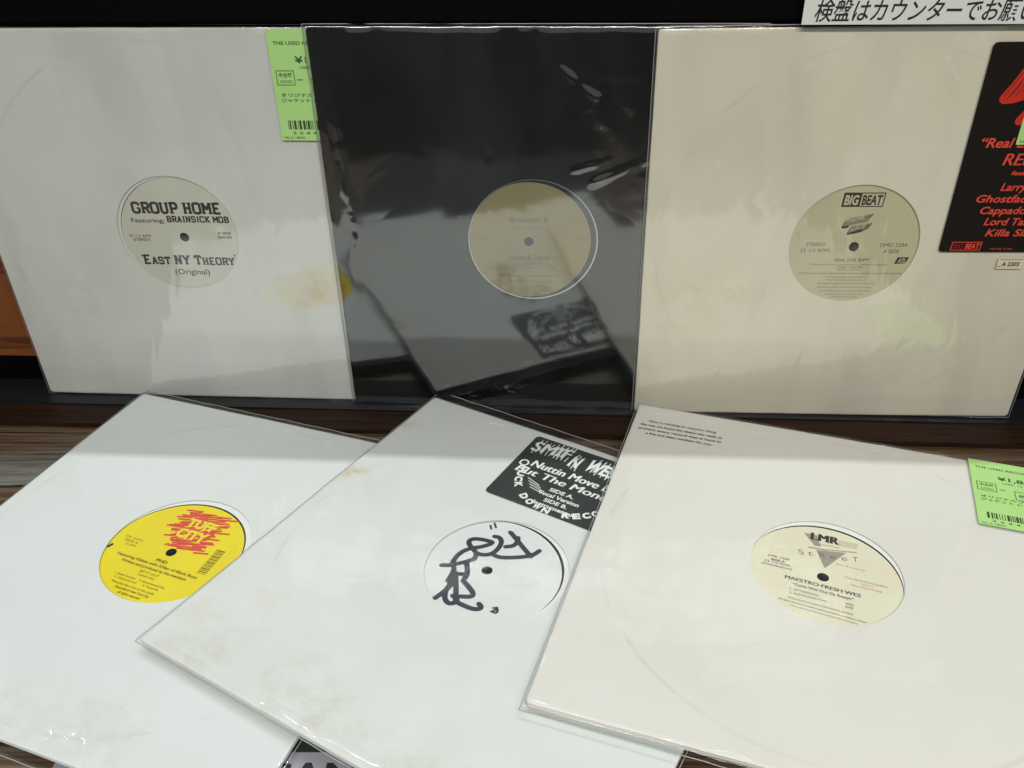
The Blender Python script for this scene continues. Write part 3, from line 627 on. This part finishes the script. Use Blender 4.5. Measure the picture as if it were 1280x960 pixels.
T(bm, 'SIDE A.', -9, 93.3, 20, 4, z, bold=.03); T(bm, 'Vocal Version', -15.5, 87, 34, 4, z, bold=.03); T(bm, 'SIDE B.', -7, 80.8, 19, 4, z, bold=.03); T(bm, 'Instrumental', -13, 75, 32, 4, z, bold=.03)
for k, ch in enumerate('DUCK DOWN RECORDS'):
    if ch == ' ': continue
    a = R(176+k*11.6); cx, cy = .8+41*math.cos(a), 105+35.5*math.sin(a); T(bm, ch, cx, cy, 6.0, 5.6, z, align='C', bold=.06, rot=math.degrees(a)+90)
for k in range(4): bar(bm, (-30+k*2.2, 99-k*3.0), (-18+k*2.6, 95-k*2.4), .7, z)
put('printed_text', bm, M['white_print'], st)

# --- lying, right (cream) -------------------------------------------------------
t6, lab, f6 = sleeve(((.20458, .41321, .0185), (.94438, -.32885, -.0032), (.32885, .94438, -.00419)),
    'cream white record sleeve with triangle logo label and green price tag lying on the counter', 'paper_cream', 'film_flat', .0038, (-2, 1.2, 48), (-3.1, -3.5, 48.7), (-3.6, -4.8, 49), 'pale_label', (.0012, .002, .0050, .0016), 8.8, GF, wr=.0005,
    crush=((-.03, .10, .006, .03, .0007, 60), (-.135, .125, .02, .01, .0006, 120)),
    creases=(([(-.07, .085), (-.058, .068), (-.063, .052)], .0014, .0010), ([(-.14, .147), (-.12, .152), (-.10, .149)], .0013, .0009), ([(-.11, -.02), (-.10, -.035)], .0012, .0008), ([(-.125, -.05), (-.09, -.06)], .0012, .0007), ([(-.12, -.07), (-.115, -.085)], .0012, .0007), ([(-.13, -.1545), (.14, -.154)], .0011, .0009), ([(-.02, -.12), (.03, -.125)], .0014, .0006)))
bm = bmesh.new(); z = ZL
T(bm, 'LMR', -12.5, 30.2, 17.5, 7.6, z+.00005, bold=.09, rot=-1, sp=1.05)
put('printed_title', bm, M['ink'], lab)
bm = bmesh.new()
quad(bm, [(-9, 20.2), (10.2, 23.4), (-2.8, 4)], z)
quad(bm, [(-17.5, 35.5), (-9, 35.5), (-6, 24.5), (-10, 24.2)], z)
bar(bm, (-14, 21.5), (-2, 22.2), 1.2, z); bar(bm, (-2, 22.6), (17, 26), 1, z)
for k in range(4): bar(bm, (5, 29.6+k*1.5), (17+k*.4, 29.8+k*1.5), .5, z)
put('printed_logo', bm, M['ink_grey'], lab)
bm = bmesh.new()
for s, x, y in (('S', -20, 12.5), ('t', -14, 13.2), ('R', -6.5, 13.8), ('e', .5, 14.5), ('e', 7.5, 15.2), ('T', 14.5, 16.2)): T(bm, s, x, y, 3.6, 5.2, z+.00006, bold=-.01, rot=4)
T(bm, 'Records Street', -8, 26.3, 14, 1.6, z, rot=1)
put('printed_logo', bm, M['ink_soft'], lab)
bm = bmesh.new()
T(bm, 'MAESTRO\u00b7FRESH\u00b7WES', -27, -13.2, 46.5, 3.2, z, bold=.05, rot=-3.5)
T(bm, '\u201cCerts Wid Out Da Retsyn\u201d', -22, -18, 37.5, 2.4, z, bold=.02, rot=-3.4)
T(bm, 'LMR 1220', -39, 4.6, 13.5, 2, z, bold=.02, rot=-2); T(bm, 'SIDE A', -37, 1.2, 9, 2, z, bold=.03, rot=-2); T(bm, '33 1/3 RPM', -41, -1.2, 16, 2, z, bold=.02, rot=-2); T(bm, '(Distribution)', -42.6, -4, 19.5, 1.8, z, bold=.01, rot=-2)
put('printed_text', bm, M['ink'], lab)
bm = bmesh.new()
T(bm, '1. LP VERSION', -23.4, -22.6, 18, 2, z, bold=.01, rot=-3); T(bm, '2. INSTRUMENTAL', -23.6, -26, 23, 2, z, bold=.01, rot=-3); T(bm, '4:02', 10.4, -25, 5, 1.8, z, bold=.02, rot=-3); T(bm, '4:02', 10.2, -27.8, 5, 1.8, z, bold=.02, rot=-3)
T(bm, 'Produced and arranged by the artist for the label', -24, -30.4, 39, 1.7, z, bold=.01, rot=-4); T(bm, 'All rights reserved. Unauthorised duplication is a violation of laws', -30, -33.2, 53, 1.7, z, bold=.01, rot=-4.6); T(bm, 'Marketed and distributed by the company', -22, -37, 40, 1.6, z, rot=-4.4)
T(bm, 'line of records', 4.2, 10.2, 18, 1.2, z, rot=-3.5)
put('printed_text', bm, M['ink_soft'], lab)
bm = bmesh.new()
T(bm, 'From the forthcoming album', 9.8, -1.2, 26, 1.8, z, bold=.01, rot=-2); T(bm, 'Volume 3', 19, -4.2, 8, 1.5, z, rot=-2); T(bm, 'Attic Music Group', 13.4, -7, 19, 1.8, z, bold=.01, rot=-2)
put('printed_text', bm, M['ink_rose'], lab)
bm = bmesh.new(); z = .0005+.0001
for s, x, y, w in (('Music is a blessing for everyone. Along', -144.8, 133, 54), ('the way we found this sleeve was ready to', -150.6, 127, 65.6), ('protect every record that is here in', -151, 121.2, 65.6), ('a fine and clean condition for you.', -144, 115.4, 52.4)):
    T(bm, s, x, y, w, 2.6, z, bold=.02)
put('printed_text', bm, M['ink'], t6, True)
green_tag(t6, .0021, '¥1,800', 9, 'light green paper price tag on the top right corner')

# ------------------------------------------------------------------ printed card under the sleeves
card = bpy.data.objects.new('record_sleeve', None); COL.objects.link(card)
card.matrix_world = Matrix.Translation((-.0585, .18, -.0047)) @ Matrix.Rotation(R(-1), 4, 'Z')
tag(card, 'grey printed sleeve with bold letters CAN mostly hidden under the lying sleeves', 'record sleeve')
bm = bmesh.new(); boxbm(bm, -.2, .115, -.165, .150, 0, .0022, .0004); link('cardboard_jacket', bm, paper('silver grey card', srgb(150, 150, 158), srgb(140, 140, 150), (), .4, seed=20), card, False)
bm = bmesh.new(); quad(bm, [(-199, 149), (114, 149), (114, 121), (-199, 121)], .00226); quad(bm, [(-199, 95.5), (114, 95.5), (114, -164), (-199, -164)], .00226)
link('printed_band', bm, M['sticker_black'], card, False)
bm = bmesh.new(); T(bm, 'AMERICAN', -159.5, 99, 128, 16.5, .00228, bold=.05); link('printed_text', bm, M['ink'], card, False)
bm = bmesh.new(); boxbm(bm, -.203, .118, -.168, .153, .0027, .0029); bm.free()

# ------------------------------------------------------------------ shop notice on the rail
sg = bpy.data.objects.new('notice_sign', None); COL.objects.link(sg)
O = Vector((.19503, .62372, .31599)); ex = Vector((math.cos(PSI), math.sin(PSI), 0)); nz = Vector((ex.y, -ex.x, 0))
O = O + nz*.0145; O.z -= -.0026
sg.matrix_world = Matrix(((ex.x, 0, nz.x, O.x), (ex.y, 0, nz.y, O.y), (0, 1, 0, O.z), (0, 0, 0, 1)))
tag(sg, 'white paper notice with bold black Japanese text hanging on the black top rail', 'sign')
bm = bmesh.new(); boxbm(bm, 0, .235, 0, .055, -.0004, 0); link('notice_board', bm, simple('white laminated paper', srgb(214, 216, 210), .3, .5), sg, False)
bm = bmesh.new(); T(bm, '検盤はカウンターでお願いします', 7.5, 3.0, 176, 12.6, .0001, cjk=True, bold=.012, shear=.2)
link('printed_text', bm, M['ink'], sg, False)

# ------------------------------------------------------------------ streaky grey sheet added to paint glare on the counter wood, left
m, nt, b = mat('painted grey glare'); raw, v = coords(nt, (4, 60, 1))
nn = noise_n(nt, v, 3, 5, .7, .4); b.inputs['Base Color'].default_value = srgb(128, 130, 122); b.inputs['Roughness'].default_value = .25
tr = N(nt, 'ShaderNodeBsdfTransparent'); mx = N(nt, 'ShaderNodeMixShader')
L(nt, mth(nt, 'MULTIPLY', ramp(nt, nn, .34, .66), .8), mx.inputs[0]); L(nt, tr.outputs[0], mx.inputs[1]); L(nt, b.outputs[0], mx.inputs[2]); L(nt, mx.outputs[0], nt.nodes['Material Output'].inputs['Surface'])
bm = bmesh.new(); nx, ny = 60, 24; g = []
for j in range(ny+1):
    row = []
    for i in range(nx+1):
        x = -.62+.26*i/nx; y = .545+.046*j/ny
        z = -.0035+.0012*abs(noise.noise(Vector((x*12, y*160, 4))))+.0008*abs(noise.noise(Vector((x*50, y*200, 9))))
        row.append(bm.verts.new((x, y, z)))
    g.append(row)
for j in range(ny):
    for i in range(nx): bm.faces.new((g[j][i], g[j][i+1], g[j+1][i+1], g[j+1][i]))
o = link('glare_sheet', bm, m); so = o.modifiers.new('thick', 'SOLIDIFY'); so.thickness = .0002
tag(o, 'painted grey glare sheet standing in for shine on the brown counter at the far left', 'plastic cover')
